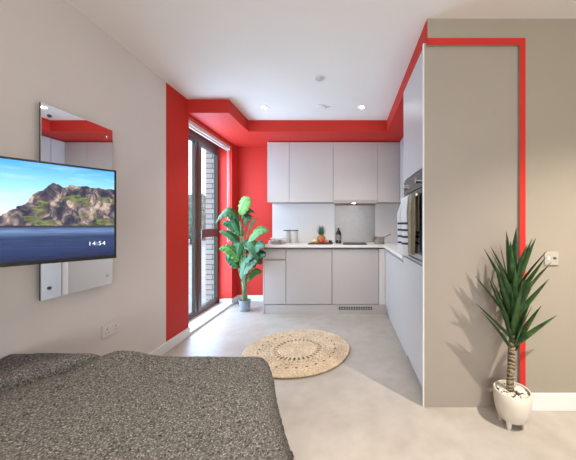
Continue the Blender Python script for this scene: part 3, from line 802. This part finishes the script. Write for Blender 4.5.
# ------------------------------------------------------------------ dracaena by the end panel
def dracaena():
    cx, cy = 1.0, 1.625
    t = thing('potted_dracaena', 'tall dracaena with sword leaves in a white footed pot by the beige wall', 'potted plant', (cx, cy, 0))
    bm = BM()
    lathe(bm, [(0, .035), (.062, .035), (.080, .05), (.094, .10), (.1, .15), (.101, .203), (.098, .207), (.091, .207), (.088, .19), (.085, .165), (0, .165)], cx, cy, 44)
    p = obj('pot', bm, M['pot'], t, smooth=True)
    for a in (.6, 2.5, 3.9, 5.5):
        x, y = cx+.062*math.cos(a), cy+.062*math.sin(a)
        bm = BM(); tube(bm, [(x, y, .0), (x, y, .048)], [.012, .018], 12); obj('pot_foot', bm, M['pot'], p, smooth=True)
    bm = BM(); lathe(bm, [(0, .1655), (.084, .1655), (.087, .19), (0, .193)], cx, cy, 30); obj('soil', bm, M['soil'], t, smooth=True)
    bm = BM()
    for k in range(190):
        a = random.uniform(0, 6.28); r = .078*math.sqrt(random.uniform(.08, 1)); blob(bm, (cx+r*math.cos(a), cy+r*math.sin(a), random.uniform(.193, .199)), random.uniform(.005, .010), 1, (1.3, 1, .7))
    pb = obj('pebbles', bm, M['pebble'], t, smooth=True); pb['kind'] = 'stuff'
    bm = BM()
    pts = [(cx-.012, cy, .185), (cx-.012, cy, .26), (cx-.006, cy, .34), (cx-.004, cy-.002, .44), (cx, cy-.004, .60), (cx+.003, cy-.006, .80)]
    tube(bm, pts, [.022, .020, .021, .020, .014, .008], 14)
    obj('trunk', bm, M['trunk'], t, smooth=True)
    bm = BM(); uvl = bm.loops.layers.uv.new('UVMap')
    rnd = random.Random(11)
    N = 38
    for k in range(N):
        f = k/(N-1); z0 = .43+.40*f**.9
        a = k*2.399+.4
        th = math.radians(rnd.uniform(12, 40)-12*f)       # tilt away from vertical
        if f < .12: th += math.radians(6)
        ln = rnd.uniform(.25, .39)*(1-.10*f)
        dx, dy = math.sin(th)*math.cos(a), math.sin(th)*math.sin(a)
        # keep clear of the wall behind
        if dy > 0: dy *= .28
        elif dy < 0: dy *= .8
        blade(bm, uvl, (cx+.012*math.cos(a), cy+.010*math.sin(a)-.004, z0), (dx, dy, math.cos(th)), ln, rnd.uniform(.040, .052), -rnd.uniform(-.55, -.12)*(1-.55*f), tw=rnd.uniform(-.5, .5), seg=9, cup=.18)
    for ang_, th, z0, ln, dr in ((0.0, 52, .46, .33, .10), (3.2, 44, .50, .32, .05), (2.9, 38, .60, .36, .0), (.2, 44, .62, .34, -.02), (6.1, 34, .72, .34, 0), (3.3, 30, .74, .36, .0), (3.5, 8, .83, .33, .0), (5.8, 20, .80, .33, .0)):
        th = math.radians(th)
        blade(bm, uvl, (cx, cy-.006, z0), (math.sin(th)*math.cos(ang_), math.sin(th)*math.sin(ang_)*.4, math.cos(th)), ln, .040, dr, tw=.3, seg=9, cup=.18)
    o = obj('foliage', bm, M['leaf_d'], t, smooth=True, fix=False)
    s = o.modifiers.new('t', 'SOLIDIFY'); s.thickness = .0012
dracaena()

# ------------------------------------------------------------------ broad-leaved plant by the window
def broad_plant():
    cx, cy = -1.40, 3.74
    t = thing('potted_plant', 'tall broad-leaved plant in a grey pot in the red corner by the window', 'potted plant', (cx, cy, 0))
    bm = BM(); lathe(bm, [(0, .001), (.062, .001), (.066, .005), (.077, .14), (.077, .15), (.070, .15), (.068, .13), (0, .13)], cx, cy, 36)
    obj('pot', bm, M['potgrey'], t, smooth=True)
    bm = BM(); lathe(bm, [(0, .1305), (.0675, .1305), (.068, .137), (0, .14)], cx, cy, 28); obj('soil', bm, M['soil'], t, smooth=True)
    # leaf centre-line targets: (start px offset x, z) -> built in metres: base point, tip point, width, material
    sc = 270/cy
    def P(px, py, dy=0): # pixel estimate at the plant's depth, converted once to metres in the room
        d = cy+dy; return Vector(((px-346)*d/270, d, 1.2-(py-224)*d/270))
    leaves = [ # (stem bottom idx dx), leaf base, leaf tip, bow, width, mat
        ((239, 215), (249, 197), .02, .155, 'leaf_y', -.05),
        ((240, 221), (215, 223), .10, .13, 'leaf_b', -.08),
        ((243, 236), (222, 222), .02, .11, 'leaf_b', .05),
        ((241, 219), (255, 213), .04, .07, 'leaf_b', .08),
        ((247, 234), (258, 217), .01, .035, 'leaf_b', .02),
        ((244, 249), (269, 231), .07, .13, 'leaf_m', -.22),
        ((241, 247), (219, 231), .02, .08, 'leaf_b', .04),
        ((245, 262), (265, 246), .05, .15, 'leaf_b', -.38),
        ((240, 262), (219, 248), .04, .11, 'leaf_m', -.10),
        ((238, 268), (226, 256), .01, .11, 'leaf_b', .05),
        ((243, 274), (266, 254), .05, .14, 'leaf_b', -.36),
        ((246, 282), (262, 272), .03, .09, 'leaf_m', -.05),
        ((241, 280), (247, 258), .02, .14, 'leaf_b', -.16),
        ((240, 258), (250, 240), .02, .12, 'leaf_b', .10),
        ((246, 243), (259, 262), .05, .12, 'leaf_b', -.36),
        ((241, 243), (236, 262), .05, .12, 'leaf_b', -.05),
        ((246, 256), (255, 268), .04, .12, 'leaf_b', -.05),
        ((240, 236), (228, 214), .02, .07, 'leaf_b', .02),
        ((246, 266), (262, 264), .05, .11, 'leaf_b', -.32),
        ((239, 250), (226, 262), .06, .11, 'leaf_b', .03),
        ((244, 226), (252, 216), .03, .08, 'leaf_b', .06),
    ]
    for k, (b, e, bow, wd, mt, dy) in enumerate(leaves):
        p0 = P(*b, dy*.4); p1 = P(*e, dy)
        for p in (p0, p1):
            p.y = min(p.y, 4.10); 
            if p.x > -1.20 and p.y > 3.5: pass
        st = Vector((cx+.034*math.cos(k*2.4), cy+.034*math.sin(k*2.4), .135))
        bm = BM()
        mid = st.lerp(p0, .5); mid.x = cx+(mid.x-cx)*.6
        tube(bm, [st, st.lerp(mid, .5), mid, mid.lerp(p0, .6), p0], [.005, .0045, .004, .0038, .0035], 7)
        lf = BM(); uvl = lf.loops.layers.uv.new('UVMap')
        seg = 14; d = (p1-p0); Ln = d.length; dn = d.normalized()
        # blade faces the camera side and the light: normal roughly up and forward
        nrm = Vector((.05*math.sin(k), -.75, .65)).normalized()
        side = dn.cross(nrm).normalized(); nrm = side.cross(dn).normalized()
        prev = None
        for i in range(seg+1):
            s = i/seg; w = 1.45*wd*max(.02, (math.sin(PI*min(1, s**.8))**.62))
            c = p0.lerp(p1, s)+Vector((0, 0, 1))*(bow+.03)*math.sin(PI*s)*1.2
            row = []
            for j in range(9):
                q = (j/8-.5); rip = .012*math.sin(s*38)*abs(q)*2*min(1, wd/.1)
                row.append((lf.verts.new(c+side*w*q+nrm*(-w*.28*abs(q)+rip)), (j/8, s)))
            if prev:
                for j in range(8):
                    f = lf.faces.new((prev[j][0], prev[j+1][0], row[j+1][0], row[j][0]))
                    for lp, uvv in zip(f.loops, (prev[j][1], prev[j+1][1], row[j+1][1], row[j][1])): lp[uvl].uv = uvv
            prev = row
        o = obj('leaf', lf, M[mt], t, smooth=True, fix=False)
        s_ = o.modifiers.new('t', 'SOLIDIFY'); s_.thickness = .001
        if mt == 'leaf_y': o['label'] = 'pale yellow-green young leaf at the top'
        obj('stem', bm, M['stem'], o, smooth=True)
broad_plant()

# ------------------------------------------------------------------ light
wd = bpy.data.worlds.new('World'); SC.world = wd; wd.use_nodes = True
nt = wd.node_tree; bg = nt.nodes['Background']
tc = nt.nodes.new('ShaderNodeTexCoord'); sp_ = nt.nodes.new('ShaderNodeSeparateXYZ'); rp = nt.nodes.new('ShaderNodeValToRGB')
nt.links.new(tc.outputs['Generated'], sp_.inputs[0]); nt.links.new(sp_.outputs[2], rp.inputs[0]); nt.links.new(rp.outputs[0], bg.inputs[0])
rp.color_ramp.elements[0].color = (.86, .93, 1, 1); rp.color_ramp.elements[1].color = (.62, .80, 1, 1)
bg.inputs[1].default_value = 1.6
# daylight at the kitchen window, and an added fill from the rear
add_light('window_daylight', 'AREA', (-1.872, 3.45, 1.17), 34, (.50, .73, 1), (0, -PI/2, 0), shape='RECTANGLE', size=2.1, size_y=.95)
add_light('rear_fill_light', 'AREA', (.6, YN+.02, 1.3), 52, (1, .94, .88), (PI/2+.75, 0, 0), shape='RECTANGLE', size=2.4, size_y=1.85)  # unseen fill added behind the camera, tilted up to brighten the ceiling

# ------------------------------------------------------------------ camera
cam = bpy.data.cameras.new('camera'); co = bpy.data.objects.new('camera', cam); C.objects.link(co)
co.location = (0, 0, 1.2); co.rotation_euler = (PI/2, 0, 0)
cam.sensor_width = 36; cam.lens = 36*270/576; cam.shift_x = -58/576; cam.shift_y = -6/576
cam.clip_start = .02; cam.clip_end = 200
SC.camera = co
SC.view_settings.view_transform = 'Standard'; SC.view_settings.look = 'None'; SC.view_settings.gamma = 1; SC.view_settings.exposure = 1.0
SC.view_settings.use_curve_mapping = False
SC.cycles.max_bounces = 10; SC.cycles.diffuse_bounces = 5; SC.cycles.use_denoising = True
